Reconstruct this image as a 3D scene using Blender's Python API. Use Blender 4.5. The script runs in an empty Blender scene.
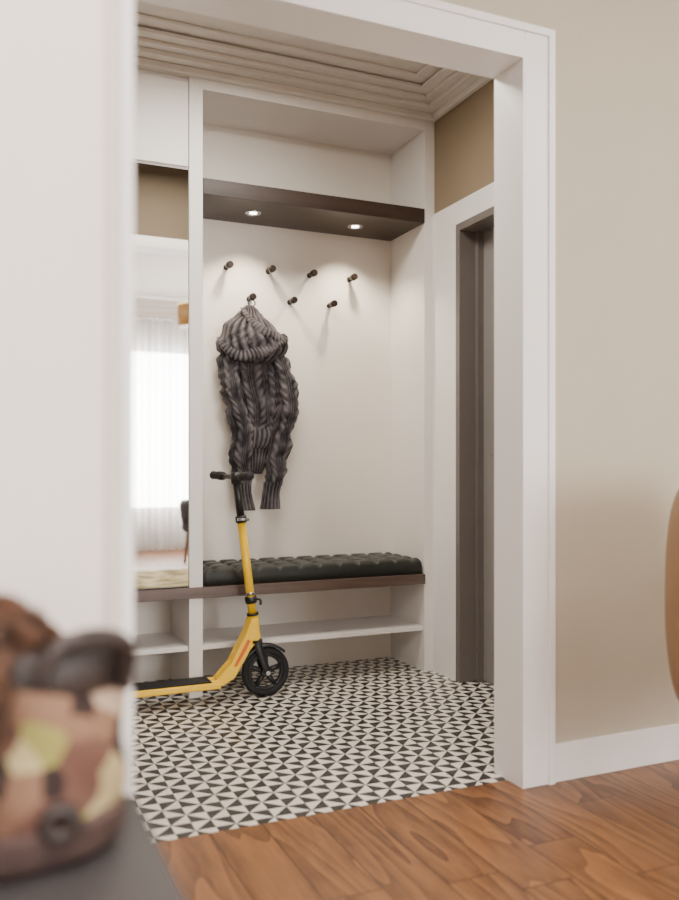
import bpy, bmesh, math, random
from mathutils import Vector, Matrix, noise
random.seed(3)
S=bpy.context.scene
COL=S.collection

# ---------------------------------------------------------------- materials
def newmat(name):
    m=bpy.data.materials.new(name); m.use_nodes=True
    nt=m.node_tree; b=nt.nodes["Principled BSDF"]
    return m,nt,b
def N(nt,t,**k):
    n=nt.nodes.new(t)
    for a,v in k.items(): setattr(n,a,v)
    return n
def mat(name,col,rough=.5,metal=0,bump=0,bscale=200,var=.04,vscale=6,coat=0,sheen=0):
    m,nt,b=newmat(name)
    tc=N(nt,'ShaderNodeTexCoord')
    nz=N(nt,'ShaderNodeTexNoise'); nz.inputs['Scale'].default_value=vscale; nz.inputs['Detail'].default_value=4
    nt.links.new(tc.outputs['Object'],nz.inputs['Vector'])
    r=N(nt,'ShaderNodeValToRGB')
    r.color_ramp.elements[0].color=(*[c*(1-var) for c in col],1)
    r.color_ramp.elements[1].color=(*[min(1,c*(1+var)) for c in col],1)
    r.color_ramp.elements[0].position=.3; r.color_ramp.elements[1].position=.7
    nt.links.new(nz.outputs['Fac'],r.inputs['Fac']); nt.links.new(r.outputs['Color'],b.inputs['Base Color'])
    b.inputs['Roughness'].default_value=rough; b.inputs['Metallic'].default_value=metal
    b.inputs['Coat Weight'].default_value=coat
    b.inputs['Sheen Weight'].default_value=sheen
    if bump:
        n2=N(nt,'ShaderNodeTexNoise'); n2.inputs['Scale'].default_value=bscale
        nt.links.new(tc.outputs['Object'],n2.inputs['Vector'])
        bp=N(nt,'ShaderNodeBump'); bp.inputs['Strength'].default_value=bump; bp.inputs['Distance'].default_value=.002
        nt.links.new(n2.outputs['Fac'],bp.inputs['Height']); nt.links.new(bp.outputs['Normal'],b.inputs['Normal'])
    return m
def emit(name,col,s):
    m,nt,b=newmat(name)
    b.inputs['Base Color'].default_value=(*col,1)
    b.inputs['Emission Color'].default_value=(*col,1); b.inputs['Emission Strength'].default_value=s
    return m
WHITE=mat('white_paint',(.84,.805,.77),.45,var=.01)
TRIM=mat('trim_paint',(.89,.87,.855),.35,var=.01)
BEIGE=mat('beige_wall_paint',(.49,.435,.34),.7,bump=.15,var=.015)
BROWNWALL=mat('vestibule_wall_paint',(.28,.215,.14),.7,bump=.15,var=.015)
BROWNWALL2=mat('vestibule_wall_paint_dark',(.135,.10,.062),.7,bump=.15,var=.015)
PINKW=mat('pale_wall_paint',(.88,.80,.75),.7,bump=.1,var=.01)
NICHE=mat('niche_paint',(.85,.80,.73),.55,bump=.1,var=.01)
CEIL=mat('ceiling_paint',(.80,.765,.72),.6,var=.01)
DOORM=mat('door_taupe',(.17,.15,.135),.45,var=.03)
DOORM2=mat('door_leaf',(.27,.25,.24),.45,var=.03)
BLACK=mat('black_plastic',(.010,.010,.011),.4)
RUBBER=mat('rubber',(.010,.010,.011),.75)
YEL=mat('yellow_enamel',(.98,.60,.002),.3,coat=.4,var=.005)
ORG=mat('orange_decal',(.75,.12,.01),.4)
STEEL=mat('steel',(.5,.5,.5),.25,metal=1)
GREYP=mat('grey_plastic',(.06,.06,.065),.4)
PEGM=mat('peg_bronze',(.025,.016,.012),.35,metal=.3)
CONS=mat('console_grey',(.045,.040,.040),.6,bump=.3)
LEATH=mat('tan_leather',(.30,.165,.07),.5,bump=.3,var=.1)
WOODLEG=mat('walnut',(.12,.06,.03),.4,var=.2)
VELVET=mat('green_velvet',(.009,.011,.007),.5,bump=.5,bscale=400,var=.25,vscale=20,sheen=.10)

def woodmat(name,c1,c2,axis=0,rough=.35):
    m,nt,b=newmat(name)
    tc=N(nt,'ShaderNodeTexCoord'); mp=N(nt,'ShaderNodeMapping')
    sc=[18,18,18]; sc[axis]=1.2; mp.inputs['Scale'].default_value=sc
    nz=N(nt,'ShaderNodeTexNoise'); nz.inputs['Scale'].default_value=1.5; nz.inputs['Detail'].default_value=8; nz.inputs['Distortion'].default_value=.8
    r=N(nt,'ShaderNodeValToRGB'); r.color_ramp.elements[0].color=(*c1,1); r.color_ramp.elements[1].color=(*c2,1)
    r.color_ramp.elements[0].position=.3; r.color_ramp.elements[1].position=.7
    L=nt.links.new
    L(tc.outputs['Object'],mp.inputs['Vector']);L(mp.outputs['Vector'],nz.inputs['Vector']);L(nz.outputs['Fac'],r.inputs['Fac']);L(r.outputs['Color'],b.inputs['Base Color'])
    b.inputs['Roughness'].default_value=rough
    return m
DARKW=woodmat('dark_wood',(.022,.012,.008),(.045,.026,.019),0,.4)
BENCHW=woodmat('bench_wood',(.085,.055,.044),(.15,.10,.082),0,.35)

def mth(nt,op,a,b=None,c=None):
    n=N(nt,'ShaderNodeMath',operation=op)
    for i,v in enumerate((a,b,c)):
        if v is None: continue
        if isinstance(v,(int,float)): n.inputs[i].default_value=v
        else: nt.links.new(v,n.inputs[i])
    return n.outputs[0]

def tilemat(c=.057):
    m,nt,b=newmat('patterned_tile'); L=nt.links.new
    tc=N(nt,'ShaderNodeTexCoord'); sp=N(nt,'ShaderNodeSeparateXYZ'); L(tc.outputs['Object'],sp.inputs[0])
    px=mth(nt,'DIVIDE',sp.outputs[0],c); py=mth(nt,'DIVIDE',sp.outputs[1],c)
    fx=mth(nt,'FRACT',px); fy=mth(nt,'FRACT',py)
    ax=mth(nt,'FLOORED_MODULO',mth(nt,'FLOOR',px),2.0); ay=mth(nt,'FLOORED_MODULO',mth(nt,'FLOOR',py),2.0)
    nax=mth(nt,'SUBTRACT',1.0,ax); nay=mth(nt,'SUBTRACT',1.0,ay)
    sm_=mth(nt,'ADD',fx,fy)
    c00=mth(nt,'MULTIPLY',mth(nt,'LESS_THAN',fy,fx),mth(nt,'MULTIPLY',nax,nay))
    c10=mth(nt,'MULTIPLY',mth(nt,'GREATER_THAN',sm_,1.0),mth(nt,'MULTIPLY',ax,nay))
    c11=mth(nt,'MULTIPLY',mth(nt,'GREATER_THAN',fy,fx),mth(nt,'MULTIPLY',ax,ay))
    c01=mth(nt,'MULTIPLY',mth(nt,'LESS_THAN',sm_,1.0),mth(nt,'MULTIPLY',nax,ay))
    blk=mth(nt,'ADD',mth(nt,'ADD',c00,c10),mth(nt,'ADD',c11,c01))
    nz=N(nt,'ShaderNodeTexNoise'); nz.inputs['Scale'].default_value=14; L(tc.outputs['Object'],nz.inputs['Vector'])
    r1=N(nt,'ShaderNodeValToRGB'); r1.color_ramp.elements[0].color=(.018,.017,.017,1); r1.color_ramp.elements[1].color=(.04,.037,.035,1)
    r2=N(nt,'ShaderNodeValToRGB'); r2.color_ramp.elements[0].color=(.68,.63,.55,1); r2.color_ramp.elements[1].color=(.86,.81,.73,1)
    L(nz.outputs['Fac'],r1.inputs[0]);L(nz.outputs['Fac'],r2.inputs[0])
    mx=N(nt,'ShaderNodeMix',data_type='RGBA'); L(blk,mx.inputs[0]); L(r2.outputs[0],mx.inputs[6]); L(r1.outputs[0],mx.inputs[7])
    gx=mth(nt,'FRACT',mth(nt,'DIVIDE',px,4.0)); gy=mth(nt,'FRACT',mth(nt,'DIVIDE',py,4.0))
    gr=mth(nt,'LESS_THAN',mth(nt,'MINIMUM',gx,gy),.007)
    m2=N(nt,'ShaderNodeMix',data_type='RGBA'); L(gr,m2.inputs[0]); L(mx.outputs[2],m2.inputs[6]); m2.inputs[7].default_value=(.22,.20,.18,1)
    L(m2.outputs[2],b.inputs['Base Color']); b.inputs['Roughness'].default_value=.42
    return m
TILE=tilemat()

def plankmat():
    m,nt,b=newmat('oak_plank_floor'); L=nt.links.new
    tc=N(nt,'ShaderNodeTexCoord'); sp=N(nt,'ShaderNodeSeparateXYZ'); L(tc.outputs['Object'],sp.inputs[0])
    w=.15
    px=mth(nt,'DIVIDE',sp.outputs[0],w); ix=mth(nt,'FLOOR',px); fx=mth(nt,'FRACT',px)
    wn=N(nt,'ShaderNodeTexWhiteNoise',noise_dimensions='1D'); L(ix,wn.inputs['W'])
    yy=mth(nt,'DIVIDE',mth(nt,'ADD',sp.outputs[1],mth(nt,'MULTIPLY',wn.outputs[0],1.3)),1.25)
    iy=mth(nt,'FLOOR',yy); fy=mth(nt,'FRACT',yy)
    wn2=N(nt,'ShaderNodeTexWhiteNoise',noise_dimensions='2D'); cb=N(nt,'ShaderNodeCombineXYZ'); L(ix,cb.inputs[0]); L(iy,cb.inputs[1]); L(cb.outputs[0],wn2.inputs['Vector'])
    rnd=wn2.outputs[0]
    cv=N(nt,'ShaderNodeCombineXYZ')
    L(mth(nt,'ADD',mth(nt,'MULTIPLY',sp.outputs[0],1.0),mth(nt,'MULTIPLY',rnd,7.0)),cv.inputs[0])
    L(mth(nt,'ADD',mth(nt,'MULTIPLY',sp.outputs[1],.16),mth(nt,'MULTIPLY',rnd,13.0)),cv.inputs[1])
    nzb=N(nt,'ShaderNodeTexNoise'); nzb.inputs['Scale'].default_value=4.5; nzb.inputs['Detail'].default_value=1.5; L(cv.outputs[0],nzb.inputs['Vector'])
    rings=mth(nt,'FRACT',mth(nt,'MULTIPLY',nzb.outputs['Fac'],12.0))
    nzf=N(nt,'ShaderNodeTexNoise'); nzf.inputs['Scale'].default_value=60; nzf.inputs['Detail'].default_value=5; L(cv.outputs[0],nzf.inputs['Vector'])
    f=mth(nt,'ADD',mth(nt,'MULTIPLY',rings,.42),mth(nt,'MULTIPLY',nzf.outputs['Fac'],.65))
    f=mth(nt,'ADD',f,mth(nt,'MULTIPLY',rnd,.2))
    r=N(nt,'ShaderNodeValToRGB')
    r.color_ramp.elements[0].color=(.055,.018,.006,1); r.color_ramp.elements[1].color=(.31,.132,.046,1)
    r.color_ramp.elements[0].position=.2; r.color_ramp.elements[1].position=.92
    L(f,r.inputs[0])
    ex=mth(nt,'MINIMUM',fx,mth(nt,'SUBTRACT',1.0,fx)); ey=mth(nt,'MULTIPLY',mth(nt,'MINIMUM',fy,mth(nt,'SUBTRACT',1.0,fy)),9.0)
    g=mth(nt,'LESS_THAN',mth(nt,'MINIMUM',ex,ey),.013)
    mx=N(nt,'ShaderNodeMix',data_type='RGBA'); L(g,mx.inputs[0]); L(r.outputs[0],mx.inputs[6]); mx.inputs[7].default_value=(.04,.015,.006,1)
    L(mx.outputs[2],b.inputs['Base Color']); b.inputs['Roughness'].default_value=.36
    bp=N(nt,'ShaderNodeBump'); bp.inputs['Strength'].default_value=.12; bp.inputs['Distance'].default_value=.002
    L(f,bp.inputs['Height']); L(bp.outputs[0],b.inputs['Normal'])
    return m
PLANK=plankmat()

# ---------------------------------------------------------------- geometry helpers
def mk(name,verts,faces,m,smooth=False,parent=None):
    me=bpy.data.meshes.new(name); me.from_pydata(verts,[],faces); me.update()
    bm=bmesh.new(); bm.from_mesh(me); bmesh.ops.recalc_face_normals(bm,faces=bm.faces); bm.to_mesh(me); bm.free()
    if smooth:
        for p in me.polygons: p.use_smooth=True
    o=bpy.data.objects.new(name,me); COL.objects.link(o)
    if m: me.materials.append(m)
    if parent: o.parent=parent
    return o
def boxes(name,lst,m,parent=None,bev=0):
    bm=bmesh.new()
    for (x0,x1,y0,y1,z0,z1) in lst:
        r=bmesh.ops.create_cube(bm,size=1)
        for v in r['verts']: v.co=Vector(((x0+x1)/2+v.co.x*(x1-x0),(y0+y1)/2+v.co.y*(y1-y0),(z0+z1)/2+v.co.z*(z1-z0)))
    if bev: bmesh.ops.bevel(bm,geom=bm.edges[:],offset=bev,segments=2,profile=.5,affect='EDGES')
    me=bpy.data.meshes.new(name); bm.to_mesh(me); bm.free(); me.materials.append(m)
    o=bpy.data.objects.new(name,me); COL.objects.link(o)
    if parent: o.parent=parent
    return o
def box(name,x0,x1,y0,y1,z0,z1,m,parent=None,bev=0):
    return boxes(name,[(x0,x1,y0,y1,z0,z1)],m,parent,bev)
def empty(name):
    e=bpy.data.objects.new(name,None); COL.objects.link(e); e.empty_display_size=.1; return e
def cyl(name,c,axis,r,l,m,parent=None,seg=32,r2=None,bev=0):
    bm=bmesh.new(); bmesh.ops.create_cone(bm,cap_ends=True,segments=seg,radius1=r,radius2=r if r2 is None else r2,depth=l)
    if bev:
        bmesh.ops.bevel(bm,geom=[e for e in bm.edges if len(e.link_faces)==2 and any(len(f.verts)>4 for f in e.link_faces)],offset=bev,segments=2,affect='EDGES')
    q=Vector((0,0,1)).rotation_difference(Vector(axis).normalized()).to_matrix().to_4x4()
    bm.transform(Matrix.Translation(Vector(c))@q)
    me=bpy.data.meshes.new(name); bm.to_mesh(me); bm.free(); me.materials.append(m)
    for p in me.polygons: p.use_smooth=len(p.vertices)<=4
    o=bpy.data.objects.new(name,me); COL.objects.link(o)
    if parent: o.parent=parent
    return o
def catmull(P,n):
    out=[]; P=[tuple(p) for p in P]; m=len(P)
    for i in range(m-1):
        p0=P[max(i-1,0)];p1=P[i];p2=P[i+1];p3=P[min(i+2,m-1)]
        for k in range(n):
            t=k/n
            out.append(tuple(.5*((2*b)+(-a+c)*t+(2*a-5*b+4*c-d)*t*t+(-a+3*b-3*c+d)*t**3) for a,b,c,d in zip(p0,p1,p2,p3)))
    out.append(P[-1]); return out
def tube(name,pts,rad,m,parent=None,seg=16,sub=8,sy=1.0,disp=None):
    if not isinstance(rad,(list,tuple)): rad=[rad]*len(pts)
    K=catmull([(*p,r) for p,r in zip(pts,rad)],sub)
    n=len(K); verts=[];faces=[]
    ref=None; tot=0
    for i,k in enumerate(K):
        a=Vector(K[max(i-1,0)][:3]); b=Vector(K[min(i+1,n-1)][:3]); t=(b-a).normalized()
        if ref is None:
            ref=Vector((0,1,0)) if abs(t.y)<.9 else Vector((0,0,1))
        ref=(ref-t*ref.dot(t)).normalized(); s=t.cross(ref)
        if i: tot+=(Vector(k[:3])-Vector(K[i-1][:3])).length
        for j in range(seg):
            an=2*math.pi*j/seg; r=k[3]
            if disp: r+=disp(an,tot,i/(n-1))
            verts.append(Vector(k[:3])+s*math.cos(an)*r+ref*math.sin(an)*r*sy)
    for i in range(n-1):
        for j in range(seg):
            faces.append((i*seg+j,i*seg+(j+1)%seg,(i+1)*seg+(j+1)%seg,(i+1)*seg+j))
    faces.append(tuple(range(seg))); faces.append(tuple((n-1)*seg+j for j in range(seg)))
    return mk(name,verts,faces,m,True,parent)
def loftz(name,keys,m,nu=96,sub=16,disp=None,parent=None):
    K=catmull(keys,sub); n=len(K); verts=[];faces=[]
    for i,(x,y,z,rx,ry) in enumerate(K):
        for j in range(nu):
            a=2*math.pi*j/nu; d=disp(a,z,x) if disp else 0
            verts.append((x+math.cos(a)*(rx+d),y+math.sin(a)*(ry+d),z))
    for i in range(n-1):
        for j in range(nu):
            faces.append((i*nu+j,i*nu+(j+1)%nu,(i+1)*nu+(j+1)%nu,(i+1)*nu+j))
    faces.append(tuple(range(nu))); faces.append(tuple((n-1)*nu+j for j in range(nu)))
    return mk(name,verts,faces,m,True,parent)
def torus(name,c,axis,R,r,m,parent=None,a=64,b=16):
    verts=[];faces=[]
    q=Vector((0,0,1)).rotation_difference(Vector(axis).normalized())
    for i in range(a):
        A=2*math.pi*i/a
        for j in range(b):
            B=2*math.pi*j/b
            v=Vector(((R+r*math.cos(B))*math.cos(A),(R+r*math.cos(B))*math.sin(A),r*math.sin(B)))
            verts.append(q@v+Vector(c))
    for i in range(a):
        for j in range(b):
            faces.append((i*b+j,((i+1)%a)*b+j,((i+1)%a)*b+(j+1)%b,i*b+(j+1)%b))
    return mk(name,verts,faces,m,True,parent)
def extr_xz(name,poly,y0,y1,m,parent=None,bev=0):
    n=len(poly); verts=[(x,y0,z) for x,z in poly]+[(x,y1,z) for x,z in poly]
    faces=[tuple(range(n)),tuple(range(n,2*n))]+[(i,(i+1)%n,n+(i+1)%n,n+i) for i in range(n)]
    o=mk(name,verts,faces,m,False,parent)
    if bev:
        md=o.modifiers.new('b','BEVEL'); md.width=bev; md.segments=3; md.limit_method='ANGLE'
    return o

# ---------------------------------------------------------------- room dims
XL,XR=-2.5,4.2; YB=-3.0; HC=3.0; VC=2.80
NW0,NW1=2.183,2.305
OX0,OX1,OH=.30,1.581,2.279
VXL,VXR=-.35,2.09; YF=3.60; YBK=3.96
box('floor',XL-.1,XR+.1,YB-.1,2.25,-.10,0,PLANK)
box('floor_tiles',VXL-.1,VXR+.35,2.25,YBK+.1,-.10,0,TILE)
box('ceiling',XL-.1,XR+.1,YB-.1,NW0,HC,HC+.1,CEIL)
box('ceiling_vestibule',VXL-.1,VXR+.1,NW1,YBK+.1,VC,VC+.1,CEIL)
boxes('wall_entry',[(XL,OX0,NW0,NW1-.005,0,HC),(OX1,XR,NW0,NW1-.005,0,HC),(OX0,OX1,NW0,NW1-.005,OH,HC)],BEIGE)
boxes('wall_entry_vestibule_side',[(VXL,OX0,NW1-.005,NW1,0,VC),(OX1,VXR,NW1-.005,NW1,0,VC),(OX0,OX1,NW1-.005,NW1,OH,VC)],BROWNWALL2)
cw=.110; ch_=.098; t=.018
boxes('trim_1',[(OX1,OX1+cw,NW0-t,NW0,0,OH+ch_),(OX0-cw,OX0,NW0-t,NW0,0,OH+ch_),(OX0,OX1,NW0-t,NW0,OH,OH+ch_),
   (OX1+cw-.024,OX1+cw,NW0-t-.008,NW0-t,0,OH+ch_),(OX0-cw,OX0-cw+.024,NW0-t-.008,NW0-t,0,OH+ch_),(OX0-cw+.024,OX1+cw-.024,NW0-t-.008,NW0-t,OH+ch_-.024,OH+ch_)],TRIM,bev=.002)
boxes('trim_2',[(OX1,OX1+.09,NW1,NW1+t,0,OH+.05),(OX0-.09,OX0,NW1,NW1+t,0,OH+.05),(OX0,OX1,NW1,NW1+t,OH,OH+.05)],TRIM,bev=.002)
boxes('trim_3',[(OX1-.008,OX1,NW0-t,NW1+t,0,OH),(OX0,OX0+.008,NW0-t,NW1+t,0,OH),(OX0+.008,OX1-.008,NW0-t,NW1+t,OH-.008,OH)],TRIM)
box('baseboard_entry',OX1+cw,XR,NW0-.014,NW0,0,.12,TRIM,bev=.002)
box('wall_left',XL-.1,XL,YB,NW0,0,HC,PINKW)
box('wall_right',XR,XR+.1,YB,NW0,0,HC,BEIGE)
WX0,WX1,WZ0,WZ1=1.3,3.5,.45,2.45
boxes('wall_window',[(XL,WX0,YB-.12,YB,0,HC),(WX1,XR,YB-.12,YB,0,HC),(WX0,WX1,YB-.12,YB,0,WZ0),(WX0,WX1,YB-.12,YB,WZ1,HC)],PINKW)
boxes('window_1',[(WX0,WX0+.06,YB-.1,YB-.04,WZ0,WZ1),(WX1-.06,WX1,YB-.1,YB-.04,WZ0,WZ1),(WX0,WX1,YB-.1,YB-.04,WZ0,WZ0+.06),(WX0,WX1,YB-.1,YB-.04,WZ1-.06,WZ1),(2.62,2.68,YB-.1,YB-.04,WZ0,WZ1)],TRIM)
boxes('trim_4',[(XL,XR,YB,YB+.05,HC-.12,HC),(XL,XR,YB+.05,YB+.10,HC-.06,HC)],TRIM)
box('baseboard_window',XL,XR,YB,YB+.015,0,.12,TRIM)
def curtain():
    m,nt,b=newmat('sheer_fabric'); nt.nodes.remove(b)
    out=nt.nodes['Material Output']; tr=N(nt,'ShaderNodeBsdfTranslucent'); tr.inputs[0].default_value=(.75,.75,.75,1)
    tp=N(nt,'ShaderNodeBsdfTransparent'); df=N(nt,'ShaderNodeBsdfDiffuse'); df.inputs[0].default_value=(.45,.43,.40,1)
    nz=N(nt,'ShaderNodeTexNoise'); nz.inputs['Scale'].default_value=300
    a=N(nt,'ShaderNodeMixShader'); a.inputs[0].default_value=.5; c=N(nt,'ShaderNodeMixShader')
    mp=N(nt,'ShaderNodeMapRange'); mp.inputs[3].default_value=.2; mp.inputs[4].default_value=.45
    L=nt.links.new; L(nz.outputs[0],mp.inputs[0]); L(mp.outputs[0],c.inputs[0])
    L(tr.outputs[0],a.inputs[1]);L(df.outputs[0],a.inputs[2]);L(a.outputs[0],c.inputs[1]);L(tp.outputs[0],c.inputs[2]);L(c.outputs[0],out.inputs[0])
    v=[];f=[];n=700
    for i in range(n+1):
        x=1.0+2.8*i/n; y=YB+.20+.05*math.sin(i*.30)+.03*math.sin(i*.11+1)
        v+= [(x,y,.02),(x,y,2.74)]
        if i<n: f.append((2*i,2*i+2,2*i+3,2*i+1))
    return mk('sheer_curtain',v,f,m,True)
cu=curtain()
cyl('curtain_rod',(2.4,YB+.2,2.765),(1,0,0),.012,2.9,STEEL,cu)

PY=1.06; PX=.186
box('wall_partition',XL,PX-.012,PY,PY+.14,0,HC,PINKW)
TRIM2=mat('corner_bead',(.70,.63,.58),.6,bump=.8,bscale=300,var=.06,vscale=120)
boxes('trim_5',[(PX-.034,PX-.016,PY-.010,PY,0,HC)],TRIM2,bev=.0015)
boxes('trim_8',[(PX-.016,PX,PY-.004,PY,0,HC),(PX-.012,PX,PY,PY+.148,0,HC)],TRIM,bev=.0015)

box('wall_vestibule_left',VXL-.1,VXL,NW1,YBK+.1,0,VC,BROWNWALL)
DY0,DY1,DH=2.50,3.38,2.13
boxes('wall_vestibule_right',[(VXR,VXR+.12,DY1,YBK+.1,0,VC),(VXR,VXR+.12,NW1,DY0,0,VC),(VXR,VXR+.12,DY0,DY1,DH,VC)],BROWNWALL)
box('wall_back',VXL,VXR,YBK,YBK+.1,0,VC,NICHE)
boxes('trim_6',[(VXR-.012,VXR,DY1,YF,0,2.235),(VXR-.012,VXR,DY0-.1,DY0,0,2.235),(VXR-.012,VXR,DY0,DY1,DH,2.235)],TRIM,bev=.001)
d=empty('door_1')
boxes('door_frame',[(VXR-.016,VXR+.14,DY1-.035,DY1-.001,.001,DH-.001),(VXR-.016,VXR+.14,DY0+.001,DY0+.035,.001,DH-.001),(VXR-.016,VXR+.14,DY0+.035,DY1-.035,DH-.036,DH-.001)],DOORM,d,bev=.002)
boxes('door_stop',[(VXR+.07,VXR+.10,DY1-.06,DY1-.035,.001,DH-.036)],DOORM,d)
box('door_leaf',VXR+.10,VXR+.14,DY0+.036,DY1-.036,.006,DH-.04,DOORM2,d)
boxes('door_panels',[(VXR+.092,VXR+.10,DY0+.13,DY1-.13,.15,.9),(VXR+.092,VXR+.10,DY0+.13,DY1-.13,1.05,2.0)],DOORM2,d,bev=.004)
cyl('door_handle',(VXR+.055,DY0+.1,1.0),(0,1,0),.009,.13,STEEL,d)
cyl('door_handle_rose',(VXR+.08,DY0+.1,1.0),(1,0,0),.01,.05,STEEL,d)

st=[(2.69,2.722,.028),(2.722,2.744,.075),(2.744,2.762,.115),(2.762,2.780,.165),(2.786,2.80,.225)]
L_=[]
for z0,z1,p in st:
    L_.append((VXL,VXR,YF-p,YF,z0,z1)); L_.append((VXR-p,VXR,NW1,YF-p,z0,z1))
boxes('trim_7',L_,CEIL,bev=.005)

# ---------------------------------------------------------------- built-in cabinet
cab=empty('hallway_cabinet')
SX0,SX1=.87,.93; NX1=2.033
box('stile',SX0,SX1,YF,YBK,0,2.69,WHITE,cab,bev=.0015)
box('end_panel',NX1,VXR,YF,YBK,0,2.69,WHITE,cab,bev=.0015)
box('top_panel',SX1,NX1,YF,YBK,2.645,2.69,WHITE,cab,bev=.001)
box('filler',VXL,VXR,YF,YBK,2.69,VC,WHITE,cab)
box('tall_carcass',VXL,SX0,YF+.02,YBK,.48,2.69,WHITE,cab)
box('upper_door',VXL+.4,SX0-.004,YF,YF+.018,2.30,2.665,WHITE,cab,bev=.0015)
box('upper_door_2',VXL,VXL+.396,YF,YF+.018,2.30,2.665,WHITE,cab,bev=.0015)
MIR,nt,b=newmat('mirror_glass'); b.inputs['Metallic'].default_value=1; b.inputs['Roughness'].default_value=.0; b.inputs['Base Color'].default_value=(.86,.85,.83,1)
box('mirror_door',VXL,SX0-.004,YF,YF+.018,.485,2.285,MIR,cab)
box('bench_board',VXL,NX1,YF-.012,YBK,.43,.478,BENCHW,cab,bev=.002)
box('hat_shelf',SX1,NX1,YF-.004,YBK,2.19,2.26,DARKW,cab,bev=.002)
box('shoe_shelf',SX1,NX1,YF+.015,YBK,.20,.222,WHITE,cab,bev=.001)
box('shoe_shelf_2',VXL,SX0,YF+.015,YBK,.20,.222,WHITE,cab,bev=.001)
def cushion():
    x0,x1,y0,y1,zb,T=.94,2.022,3.60,3.945,.479,.078
    nx,ny=300,96; v=[];f=[]
    NB=11
    bx=[(x0+(x1-x0)*(i+.5)/NB,y0+(y1-y0)*(.2+.3*k)) for i in range(NB) for k in range(3)]
    sp=(x1-x0)/NB
    def h(x,y):
        e=min(x-x0,x1-x,y-y0,y1-y); r=.026
        s=1 if e>r else math.sqrt(max(0,1-(1-e/r)**2))
        z=T*(.45+.55*s)
        p=0
        for (a,c) in bx:
            dd=math.hypot(x-a,y-c)
            if dd<.08: p+=math.exp(-(dd/.022)**2)*.024
        u=(x-x0)/sp-.5; w=(y-y0)/(y1-y0)
        q=abs(u-round(u))*sp; p+=.010*math.exp(-(q/.011)**2)
        for c in (.2,.5,.8): p+=.010*math.exp(-((w-c)*(y1-y0)/.011)**2)
        return zb+z-p*s
    for j in range(ny+1):
        for i in range(nx+1):
            x=x0+(x1-x0)*i/nx; y=y0+(y1-y0)*j/ny; v.append((x,y,h(x,y)))
    W=nx+1
    for j in range(ny):
        for i in range(nx): f.append((j*W+i,j*W+i+1,(j+1)*W+i+1,(j+1)*W+i))
    ring=[i for i in range(W)]+[j*W+nx for j in range(1,ny+1)]+[ny*W+i for i in range(nx-1,-1,-1)]+[j*W for j in range(ny-1,0,-1)]
    b0=len(v)
    for r in ring: v.append((v[r][0],v[r][1],zb))
    n=len(ring)
    for k in range(n): f.append((ring[k],ring[(k+1)%n],b0+(k+1)%n,b0+k))
    f.append(tuple(b0+k for k in range(n)))
    o=mk('bench_cushion',v,f,VELVET,True)
    for k,(a,c) in enumerate(bx):
        torus('button_%d'%k,(a,c,h(a,c)+.002),(0,0,1),.004,.004,VELVET,o,12,8)
cushion()
LAMPE=emit('lamp_glow',(1,.9,.75),14)
for k,(x,y) in enumerate([(1.214,3.77),(1.744,3.78)]):
    e=empty('recessed_spotlight')
    torus('trim_ring',(x,y,2.189),(0,0,1),.034,.005,STEEL,e,40,10)
    cyl('lens',(x,y,2.188),(0,0,1),.018,.004,LAMPE,e)
    cyl('reflector',(x,y,2.1895),(0,0,1),.033,.002,STEEL,e)
    l=bpy.data.lights.new('spot','SPOT'); l.energy=25; l.color=(1,.86,.67); l.spot_size=math.radians(112); l.spot_blend=.7; l.shadow_soft_size=.025
    lo=bpy.data.objects.new('spot_lamp',l); COL.objects.link(lo); lo.location=(x,y,2.175); lo.parent=e
hooks=[(1.138,1.967),(1.352,1.967),(1.572,1.967),(1.792,1.967),(1.253,1.823),(1.465,1.823),(1.68,1.823)]
for x,z in hooks:
    e=empty('coat_hook')
    cyl('peg',(x,3.932,z),(0,1,0),.009,.056,PEGM,e,24)
    cyl('cap',(x,3.90,z),(0,1,0),.0165,.034,PEGM,e,28,bev=.003)
    cyl('backplate',(x,3.957,z),(0,1,0),.013,.006,PEGM,e,24)

# ---------------------------------------------------------------- jacket
def knitmat():
    m,nt,b=newmat('knit_wool'); L=nt.links.new
    tc=N(nt,'ShaderNodeTexCoord')
    w=N(nt,'ShaderNodeTexWave'); w.inputs['Scale'].default_value=90; w.inputs['Distortion'].default_value=3; w.inputs['Detail'].default_value=2; w.bands_direction='Z'
    L(tc.outputs['Object'],w.inputs['Vector'])
    nz=N(nt,'ShaderNodeTexNoise'); nz.inputs['Scale'].default_value=14; nz.inputs['Detail'].default_value=7; L(tc.outputs['Object'],nz.inputs['Vector'])
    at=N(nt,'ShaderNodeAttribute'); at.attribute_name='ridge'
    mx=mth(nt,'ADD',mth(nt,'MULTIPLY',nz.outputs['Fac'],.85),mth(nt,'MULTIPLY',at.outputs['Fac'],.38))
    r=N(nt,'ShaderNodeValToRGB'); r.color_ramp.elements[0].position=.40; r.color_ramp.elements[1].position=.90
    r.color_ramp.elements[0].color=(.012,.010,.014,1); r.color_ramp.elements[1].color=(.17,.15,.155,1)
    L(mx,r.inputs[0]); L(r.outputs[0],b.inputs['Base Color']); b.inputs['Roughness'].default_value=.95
    bp=N(nt,'ShaderNodeBump'); bp.inputs['Strength'].default_value=.6; bp.inputs['Distance'].default_value=.003
    L(mth(nt,'ADD',w.outputs['Fac'],nz.outputs['Fac']),bp.inputs['Height']); L(bp.outputs[0],b.inputs['Normal'])
    return m
KNIT=knitmat()
def set_ridge(o,vals):
    a=o.data.attributes.new('ridge','FLOAT','POINT'); a.data.foreach_set('value',vals)
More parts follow.
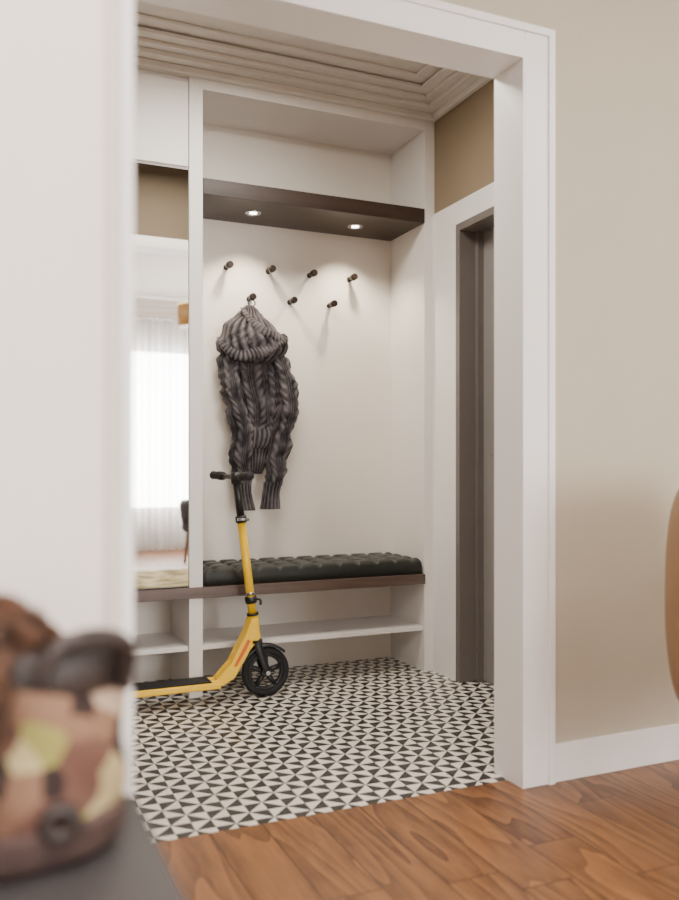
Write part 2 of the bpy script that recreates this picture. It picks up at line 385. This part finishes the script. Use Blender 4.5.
def kloft(name,keys,pat,amp,parent,nu=180,sub=22,fold=0.0,bend=0.0):
    K=catmull(keys,sub); n=len(K); v=[];f=[];rv=[]
    for i,(x,y,z,rx,ry) in enumerate(K):
        s=i/(n-1); env=min(1,s*5)
        # meandering centre line and slumped folds
        x+=bend*env*noise.noise(Vector((z*13,x*3,1.7)))
        for j in range(nu):
            a=2*math.pi*j/nu; p=pat(a,z,s); dd=amp*(p-.5)*2
            X=x+math.cos(a)*rx; Y=y+math.sin(a)*ry
            if fold:
                q=noise.noise(Vector((X*9,Y*9,z*17+X*8)))
                q2=1-abs(noise.noise(Vector((X*10+5,Y*10,z*24-X*16))))*2.2
                dd+=fold*env*(q*1.1+q2*.45-.1)
            fac=min(1,rx/.03)
            v.append((x+math.cos(a)*(rx+dd*fac),min(3.955,y+math.sin(a)*(ry+dd*fac)),z)); rv.append(p)
    for i in range(n-1):
        for j in range(nu): f.append((i*nu+j,i*nu+(j+1)%nu,(i+1)*nu+(j+1)%nu,(i+1)*nu+j))
    f.append(tuple(range(nu))); f.append(tuple((n-1)*nu+j for j in range(nu)))
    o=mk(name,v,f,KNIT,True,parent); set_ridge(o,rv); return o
def PX_(px,py): return 1.068+(px-217)*.00504, 1+(467-py)*.00481
jk=empty('knit_hooded_jacket')
def sm(x): return .5+.5*math.sin(x)
def cable(a,z,s,n=9):
    q=a*n/(2*math.pi)+.12*math.sin(z*19); loc=q%1.0
    if loc<.66:
        l=loc/.66; side=math.sin(math.pi*l)
        tw=sm(z*150+(l-.5)*7*(1 if int(q)%2 else -1)+1.2*math.sin(z*23+a*2))
        return side*(.45+.55*tw)
    return .5*sm((loc-.66)/.34*4*math.pi)
def rib(n): return lambda a,z,s: sm(a*n)
def K_(px,py,y,w,ry):
    x,z=PX_(px,py); return (x,y,z,w*.00504/2,ry)
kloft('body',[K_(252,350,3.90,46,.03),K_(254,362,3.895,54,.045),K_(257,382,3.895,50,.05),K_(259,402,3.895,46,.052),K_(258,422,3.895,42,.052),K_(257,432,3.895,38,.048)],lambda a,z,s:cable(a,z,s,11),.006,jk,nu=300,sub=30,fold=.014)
kloft('hem',[K_(258,427,3.895,38,.048),K_(258,434,3.885,41,.052),K_(257,443,3.885,37,.050),K_(256,448,3.89,30,.042)],rib(26),.0035,jk,nu=300,sub=12,fold=.004)
kloft('sleeve_left',[K_(233,349,3.90,14,.03),K_(229,360,3.88,21,.045),K_(228,378,3.865,19,.052),K_(231,398,3.86,17,.050),K_(237,416,3.855,19,.052),K_(240,436,3.85,19,.050),K_(240,460,3.855,19,.044),K_(241,484,3.86,16,.038)],lambda a,z,s:cable(a,z,s,5),.005,jk,nu=180,sub=26,fold=.014,bend=.012)
kloft('cuff_left',[K_(241,480,3.86,16,.036),K_(242,492,3.86,15,.033),K_(245,510,3.86,16,.035)],rib(14),.003,jk,nu=180,sub=10,fold=.002)
kloft('sleeve_right',[K_(272,349,3.90,14,.03),K_(279,360,3.88,22,.045),K_(283,376,3.865,20,.050),K_(286,394,3.85,22,.056),K_(285,410,3.845,22,.055),K_(279,434,3.845,21,.048),K_(275,460,3.845,20,.044),K_(271,486,3.85,17,.036)],lambda a,z,s:cable(a,z,s,5),.005,jk,nu=180,sub=26,fold=.015,bend=.014)
kloft('cuff_right',[K_(271,482,3.85,17,.035),K_(269,494,3.85,16,.032),K_(268,509,3.85,19,.037)],rib(14),.003,jk,nu=180,sub=10,fold=.002)
kloft('pocket_panel',[K_(258,432,3.90,24,.03),K_(259,446,3.90,22,.040),K_(258,462,3.90,17,.034),K_(257,474,3.905,11,.02)],rib(18),.003,jk,nu=220,sub=10,fold=.006)
kloft('hood',[K_(250,305,3.90,6,.018),K_(250,309,3.895,14,.026),K_(250,318,3.885,32,.040),K_(250,330,3.87,52,.060),K_(251,342,3.865,66,.072),K_(251,353,3.87,63,.07),K_(251,361,3.885,46,.045)],lambda a,z,s: sm(a*22+2.2*math.sin(z*20)),.005,jk,nu=300,fold=.013)
def brim(name,pts,rads,sy=.7):
    P=[(PX_(px,py)[0],y,PX_(px,py)[1]) for px,py,y in pts]
    o=tube(name,P,rads,KNIT,jk,seg=24,sub=26,sy=sy,disp=lambda a,t,s:.003*math.sin(t*2*math.pi/.019+a*.6)+.006*noise.noise(Vector((t*22,math.cos(a),math.sin(a)))))
    n=len(o.data.vertices)//24; vals=[]; tot=0; prev=None
    for i in range(n):
        c=Vector((0,0,0))
        for j in range(24): c+=o.data.vertices[i*24+j].co
        c/=24
        if prev is not None: tot+=(c-prev).length
        prev=c
        vals+=[.5+.5*math.sin(tot*2*math.pi/.019)]*24
    set_ridge(o,vals)
brim('hood_brim',[(219,340,3.875),(223,350,3.835),(236,358,3.805),(252,355,3.80),(268,347,3.81),(280,340,3.84),(285,333,3.885)],[.010,.022,.029,.032,.028,.024,.010])
brim('hood_fold',[(241,309,3.872),(247,322,3.832),(258,333,3.803),(272,338,3.812),(283,340,3.85)],[.006,.018,.026,.022,.012],.6)
brim('hood_fold_lower',[(228,326,3.85),(237,338,3.815),(248,346,3.80)],[.006,.016,.008],.6)
torus('hanging_loop',(1.250,3.905,1.793),(0,1,0),.017,.003,KNIT,jk,30,8)

# ---------------------------------------------------------------- kick scooter
sc=empty('kick_scooter')
Y0=3.50
def wheel(cx,cz,R,tag):
    torus('tyre_'+tag,(cx,Y0,cz),(0,1,0),R-.016,.016,RUBBER,sc)
    torus('rim_'+tag,(cx,Y0,cz),(0,1,0),R-.034,.009,BLACK,sc)
    cyl('hub_'+tag,(cx,Y0,cz),(0,1,0),.020,.036,GREYP,sc,bev=.003)
    cyl('bearing_'+tag,(cx,Y0,cz),(0,1,0),.010,.040,STEEL,sc)
    for k in range(5):
        A=2*math.pi*k/5+.3
        pts=[(cx+math.cos(A)*.012,Y0,cz+math.sin(A)*.012),(cx+math.cos(A)*(R-.035),Y0,cz+math.sin(A)*(R-.035))]
        tube('spoke_%s_%d'%(tag,k),pts,[.013,.010],BLACK,sc,seg=10,sub=2)
wheel(1.183,.108,.108,'front'); wheel(.33,.100,.100,'rear')
def SP(a): return (1.14+(1.050-1.14)*(a-.24)/(.955-.24),Y0,a)
for s in (-1,1):
    tube('fork_blade_%d'%s,[(1.135,Y0+s*.022,.255),(1.150,Y0+s*.030,.20),(1.183,Y0+s*.031,.108)],[.018,.017,.015],BLACK,sc,sub=6,sy=.45)
    cyl('axle_nut_%d'%s,(1.183,Y0+s*.036,.108),(0,1,0),.011,.010,STEEL,sc,6)
box('fork_crown',1.108,1.160,Y0-.034,Y0+.034,.232,.258,BLACK,sc,bev=.006)
def fender(name,cx,cz,a0,a1,R):
    fv=[];ff=[]
    for i in range(25):
        A=math.radians(a0+(a1-a0)*i/24)
        for y,rr in ((-.026,R-.010),(-.02,R),(.02,R),(.026,R-.010)):
            fv.append((cx+math.cos(A)*rr,Y0+y,cz+math.sin(A)*rr))
    for i in range(24):
        for k in range(3): ff.append((i*4+k,i*4+k+1,(i+1)*4+k+1,(i+1)*4+k))
    fo=mk(name,fv,ff,BLACK,True,sc); md=fo.modifiers.new('s','SOLIDIFY'); md.thickness=.003
fender('front_fender',1.183,.108,45,160,.122)
fender('rear_brake_fender',.33,.10,25,155,.115)
tube('head_tube',[SP(.26),SP(.36)],.024,YEL,sc,sub=2,seg=24)
ax=Vector(SP(.9))-Vector(SP(.3))
cyl('headset',SP(.362),ax,.026,.010,BLACK,sc)
tube('lower_column',[SP(.36),SP(.77)],.0185,YEL,sc,sub=2,seg=24)
cyl('folding_clamp',SP(.425),ax,.026,.030,BLACK,sc,bev=.003)
tube('clamp_lever',[(SP(.425)[0]+.02,Y0-.02,.43),(SP(.43)[0]+.034,Y0-.03,.425),(SP(.40)[0]+.030,Y0-.03,.405)],.005,BLACK,sc,sub=5)
cyl('band',SP(.452),ax,.0215,.012,STEEL,sc)
cyl('height_clamp',SP(.775),ax,.025,.030,BLACK,sc,bev=.003)
cyl('clamp_bolt',(SP(.775)[0]+.0,Y0-.03,.775),(1,0,0),.006,.05,STEEL,sc)
tube('upper_column',[SP(.78),SP(.955)],.0165,BLACK,sc,sub=2,seg=24)
tube('handlebar',[(1.030,3.72,.962),(1.045,3.60,.958),(1.050,Y0,.955),(1.057,3.42,.958),(1.062,3.35,.962)],.0115,BLACK,sc,sub=6)
tube('grip_far',[(1.022,3.765,.963),(1.037,3.655,.960)],.019,RUBBER,sc,sub=6,seg=20,disp=lambda a,t,s:.0012*math.sin(t*900))
tube('grip_near',[(1.053,3.415,.960),(1.061,3.335,.963)],.018,RUBBER,sc,sub=6,seg=20,disp=lambda a,t,s:.0012*math.sin(t*900))
cyl('stem_clamp',(1.050,Y0,.952),ax,.023,.05,BLACK,sc,bev=.004)
for s in (-1,1):
    y0=Y0+s*.028-.006; y1=y0+.012
    extr_xz('neck_plate_%d'%s,[(1.138,.345),(1.108,.345),(1.085,.285),(1.02,.165),(.955,.098),(.86,.098),(.86,.072),(.985,.072),(1.035,.10),(1.075,.165),(1.105,.215),(1.15,.262)],y0,y1,YEL,sc,bev=.003)
    extr_xz('decal_%d'%s,[(1.092,.262),(1.072,.225),(1.030,.150),(1.042,.148),(1.085,.215),(1.104,.254)],Y0+s*.0345-.0005,Y0+s*.0345+.0005,ORG,sc)
extr_xz('neck_web',[(1.125,.335),(1.108,.335),(1.03,.17),(.96,.10),(.985,.085),(1.05,.155),(1.13,.25)],Y0-.024,Y0+.024,YEL,sc)
box('deck_frame',.42,.97,Y0-.058,Y0+.058,.066,.094,YEL,sc,bev=.006)
box('deck_grip',.44,.93,Y0-.052,Y0+.052,.094,.100,RUBBER,sc,bev=.002)
for s in (-1,1):
    extr_xz('rear_stay_%d'%s,[(.46,.070),(.46,.094),(.34,.115),(.315,.108),(.32,.085)],Y0+s*.032-.004,Y0+s*.032+.004,YEL,sc,bev=.002)
cyl('rear_axle',(.33,Y0,.10),(0,1,0),.007,.085,STEEL,sc)
tube('kickstand',[(.50,Y0+.045,.07),(.50,Y0+.06,.035),(.50,Y0+.08,.006)],.006,STEEL,sc,sub=4)

# ---------------------------------------------------------------- console + handbag (foreground left)
cn=empty('console_table')
box('top',-1.1,.184,.45,PY-.014,.575,.60,CONS,cn,bev=.003)
box('body',-1.06,.15,.49,PY-.02,.12,.575,CONS,cn)
boxes('drawer_fronts',[(-1.05,-.46,.475,.49,.35,.56),(-.45,.14,.475,.49,.35,.56),(-1.05,-.46,.475,.49,.13,.34),(-.45,.14,.475,.49,.13,.34)],CONS,cn,bev=.003)
boxes('legs',[(-1.05,-1.0,.5,.55,0,.12),(.08,.13,.5,.55,0,.12),(-1.05,-1.0,.97,1.02,0,.12),(.08,.13,.97,1.02,0,.12)],CONS,cn)
def bagmat():
    m,nt,b=newmat('patterned_fabric'); L=nt.links.new
    tc=N(nt,'ShaderNodeTexCoord'); vo=N(nt,'ShaderNodeTexVoronoi'); vo.inputs['Scale'].default_value=26
    mp=N(nt,'ShaderNodeMapping'); mp.inputs['Location'].default_value=(.35,.1,.22)
    L(tc.outputs['Object'],mp.inputs[0]); L(mp.outputs[0],vo.inputs['Vector'])
    sp=N(nt,'ShaderNodeSeparateColor'); L(vo.outputs['Color'],sp.inputs[0])
    r=N(nt,'ShaderNodeValToRGB'); r.color_ramp.interpolation='CONSTANT'
    cols=[(0,(.24,.13,.08)),(.25,(.52,.42,.22)),(.48,(.55,.42,.32)),(.62,(.33,.30,.08)),(.74,(.025,.012,.010)),(.86,(.15,.07,.05))]
    r.color_ramp.elements[0].position=0; r.color_ramp.elements[0].color=(*cols[0][1],1)
    r.color_ramp.elements[1].position=cols[1][0]; r.color_ramp.elements[1].color=(*cols[1][1],1)
    for p,c in cols[2:]:
        e=r.color_ramp.elements.new(p); e.color=(*c,1)
    L(sp.outputs[0],r.inputs[0]); L(r.outputs[0],b.inputs['Base Color']); b.inputs['Roughness'].default_value=.8
    return m
BAG=bagmat()
bg=empty('handbag')
bx,by=.030,.93
DKL=mat('dark_leather',(.028,.018,.016),.5)
BASEL=mat('mauve_leather',(.075,.045,.040),.6,var=.3,vscale=40)
loftz('base',[(bx,by,.601,.100,.055),(bx,by,.612,.118,.071),(bx,by,.635,.124,.077),(bx,by,.645,.1245,.078),(bx,by,.648,.118,.070)],BASEL,parent=bg,nu=64)
loftz('body',[(bx,by,.644,.118,.070),(bx,by,.70,.124,.074),(bx,by,.77,.120,.062),(bx,by,.80,.118,.052)],BAG,parent=bg,nu=64,disp=lambda a,z,x:.004*math.sin(a*5+z*60))
loftz('rim',[(bx,by,.770,.123,.060),(bx,by,.790,.126,.062),(bx,by,.812,.124,.056),(bx,by,.818,.11,.046)],DKL,parent=bg,nu=64)
tube('handle',[(bx+.118,by-.03,.77),(bx+.118,by-.045,.815),(bx+.085,by-.055,.830),(bx+.05,by-.06,.82),(bx+.03,by-.062,.79)],.009,DKL,bg)
for k,(dx,dz) in enumerate([(-.02,.70),(.050,.655)]):
    torus('ring_tag_%d'%k,(bx+dx,by-.076,dz),(0,1,0),.013,.009,DKL,bg,24,8)
FUR=mat('brown_fur',(.075,.034,.018),.95,bump=1,bscale=90,var=.7,vscale=40)
def fr(a,z,x): return .007*math.sin(a*9+z*130)+.004*math.sin(a*17-z*90)
loftz('fur_scarf',[(bx-.035,by-.005,.79,.06,.035),(bx-.035,by-.01,.815,.084,.050),(bx-.04,by-.01,.845,.076,.048),(bx-.045,by-.01,.870,.042,.028)],FUR,parent=bg,nu=96,disp=fr)
tube('fur_drape',[(bx-.03,by-.05,.83),(bx-.035,by-.085,.80),(bx-.04,by-.098,.75),(bx-.045,by-.09,.69)],[.036,.042,.036,.020],FUR,bg,seg=40,sub=14,disp=lambda a,t,s:.004*math.sin(a*7+t*160))
# fine fur strands on the scarf
def furstrands():
    v=[];f=[]
    for i in range(2600):
        th=random.uniform(0,2*math.pi); ph=random.uniform(-.4,1.45)
        c=Vector((bx-.04,by-.01,.825)); n=Vector((math.cos(th)*math.cos(ph),math.sin(th)*math.cos(ph),math.sin(ph)))
        p=c+Vector((n.x*.078,n.y*.048,n.z*.042)); L=random.uniform(.010,.022)
        tdir=(n+Vector((random.uniform(-.7,.7),random.uniform(-.7,.7),random.uniform(-.7,.3)))).normalized()
        sd=n.cross(tdir); sd=sd.normalized()*.0007 if sd.length>1e-4 else Vector((.0007,0,0))
        k=len(v); v+=[p-sd,p+sd,p+tdir*L]; f.append((k,k+1,k+2))
    mk('fur_strands',v,f,FUR,False,bg)
furstrands()

# ---------------------------------------------------------------- tub chair right
ch=empty('armchair')
CX,CY=1.983,1.50
def tub():
    v=[];f=[];na=90
    oa=math.radians(-40)
    prof=[]
    for k in range(40):
        u=-math.cos(math.pi*k/39)
        z=.655+.325*u
        prof.append((z,.350*(1-.10*abs(u)**2.4-.10*abs(u)**10)))
    outer=[(r,z) for z,r in prof]; inner=[(r-.06,z) for z,r in prof[::-1]]
    loop=outer+inner; m=len(loop)
    for i in range(na+1):
        A=oa+math.radians(50)+math.radians(260)*i/na
        edge=min(i,na-i)/na
        for r,z in loop:
            zz=z
            if edge<.18: zz=.33+(z-.33)*(.62+.38*math.sin(edge/.18*math.pi/2))
            v.append((CX+math.cos(A)*r,CY+math.sin(A)*r,zz))
    for i in range(na):
        for j in range(m): f.append((i*m+j,i*m+(j+1)%m,(i+1)*m+(j+1)%m,(i+1)*m+j))
    f.append(tuple(range(m))); f.append(tuple(na*m+j for j in range(m)))
    mk('shell',v,f,LEATH,True,ch)
tub()
loftz('seat',[(CX,CY,.35,.23,.23),(CX,CY,.365,.262,.262),(CX,CY,.43,.27,.27),(CX,CY,.455,.262,.262),(CX,CY,.465,.20,.20)],LEATH,parent=ch,nu=64)
for i,(a,c) in enumerate([(-.15,-.15),(.15,-.15),(-.12,.14),(.15,.15)]):
    tube('leg_%d'%i,[(CX+a,CY+c,.37),(CX+a*1.15,CY+c*1.15,0.0)],[.02,.012],WOODLEG,ch,sub=2)

# ---------------------------------------------------------------- things seen only in the mirror
pl=empty('pendant_lamp')
SH=emit('lampshade_linen',(.32,.18,.05),.35)
cyl('shade',(2.07,-1.0,2.49),(0,0,1),.20,.22,SH,pl,48)
GL=emit('shade_band',(.9,.7,.35),2.0)
cyl('band',(2.07,-1.0,2.595),(0,0,1),.202,.016,GL,pl,48)
cyl('cord',(2.07,-1.0,2.79),(0,0,1),.004,.38,BLACK,pl,8)
cyl('canopy',(2.07,-1.0,2.985),(0,0,1),.05,.028,STEEL,pl,24)
def rugmat():
    m,nt,b=newmat('rug_pattern'); L=nt.links.new
    tc=N(nt,'ShaderNodeTexCoord'); nz=N(nt,'ShaderNodeTexNoise'); nz.inputs['Scale'].default_value=6; nz.inputs['Detail'].default_value=6; L(tc.outputs['Object'],nz.inputs[0])
    r=N(nt,'ShaderNodeValToRGB'); r.color_ramp.elements[0].position=.4; r.color_ramp.elements[1].position=.6
    r.color_ramp.elements[0].color=(.16,.12,.03,1); r.color_ramp.elements[1].color=(.44,.38,.20,1)
    L(nz.outputs[0],r.inputs[0]); L(r.outputs[0],b.inputs['Base Color']); b.inputs['Roughness'].default_value=.95; return m
box('rug',.9,2.9,-.9,.25,.0005,.012,rugmat(),bev=.003)
DKF=mat('charcoal_fabric',(.03,.03,.035),.9,bump=.5)
lc=empty('lounge_chair')
lx,ly=2.26,-1.3
loftz('seat',[(lx,ly,.33,.22,.24),(lx,ly,.36,.27,.27),(lx,ly,.42,.27,.27),(lx,ly,.45,.23,.22)],DKF,parent=lc,nu=48)
v=[];f=[]
for i in range(25):
    A=math.radians(70+220*i/24)
    for r,z in ((.26,.38),(.29,.50),(.30,.62),(.28,.66),(.25,.62),(.22,.40)): v.append((lx+math.cos(A)*r,ly-math.sin(A)*r,z))
for i in range(24):
    for j in range(6): f.append((i*6+j,i*6+(j+1)%6,(i+1)*6+(j+1)%6,(i+1)*6+j))
f.append(tuple(range(6))); f.append(tuple(24*6+j for j in range(6)))
mk('backrest',v,f,DKF,True,lc)
for i,(a,c) in enumerate([(-.17,-.17),(.17,-.17),(-.17,.17),(.17,.17)]):
    tube('leg_%d'%i,[(lx+a,ly+c,.36),(lx+a*1.2,ly+c*1.2,0.0)],[.018,.01],WOODLEG,lc,sub=2)

# ---------------------------------------------------------------- lights
def area(name,loc,size,sizey,energy,col,rot=(0,0,0)):
    l=bpy.data.lights.new(name,'AREA'); l.shape='RECTANGLE'; l.size=size; l.size_y=sizey; l.energy=energy; l.color=col
    o=bpy.data.objects.new(name,l); COL.objects.link(o); o.location=loc; o.rotation_euler=rot; return o
area('window_daylight',((WX0+WX1)/2,YB-.14,(WZ0+WZ1)/2),2.15,1.95,430,(1,.985,.97),(math.radians(90),0,0))
area('living_fill_light',(-.6,-.6,2.96),1.6,1.6,160,(1,.95,.905))  # added fill without a fixture, brightens the living room out of view
area('living_fill_light_2',(3.0,.2,2.96),1.0,1.2,58,(1,.955,.91))  # second added fill on the right side, no fixture behind it
cl=box('fill_light_box',.6,1.4,2.66,3.04,2.705,VC,TRIM,bev=.01)  # invented housing, added above the vestibule fill, out of frame
area('vestibule_fill_light',(1.0,2.85,2.70),.74,.34,31,(1,.93,.83))  # added fill out of frame, lights vestibule and cornice from below
W=bpy.data.worlds.new('sky'); S.world=W; W.use_nodes=True
W.node_tree.nodes['Background'].inputs[0].default_value=(.95,.97,1,1); W.node_tree.nodes['Background'].inputs[1].default_value=4

# ---------------------------------------------------------------- camera
c=bpy.data.cameras.new('camera'); co=bpy.data.objects.new('camera',c); COL.objects.link(co)
co.location=(0,0,1.0); co.rotation_euler=(math.radians(90),0,math.radians(-23.7))
c.sensor_width=36; c.lens=33.7; c.shift_y=17/900; c.clip_start=.02
c.dof.use_dof=True; c.dof.focus_distance=3.6; c.dof.aperture_fstop=1.6
S.camera=co
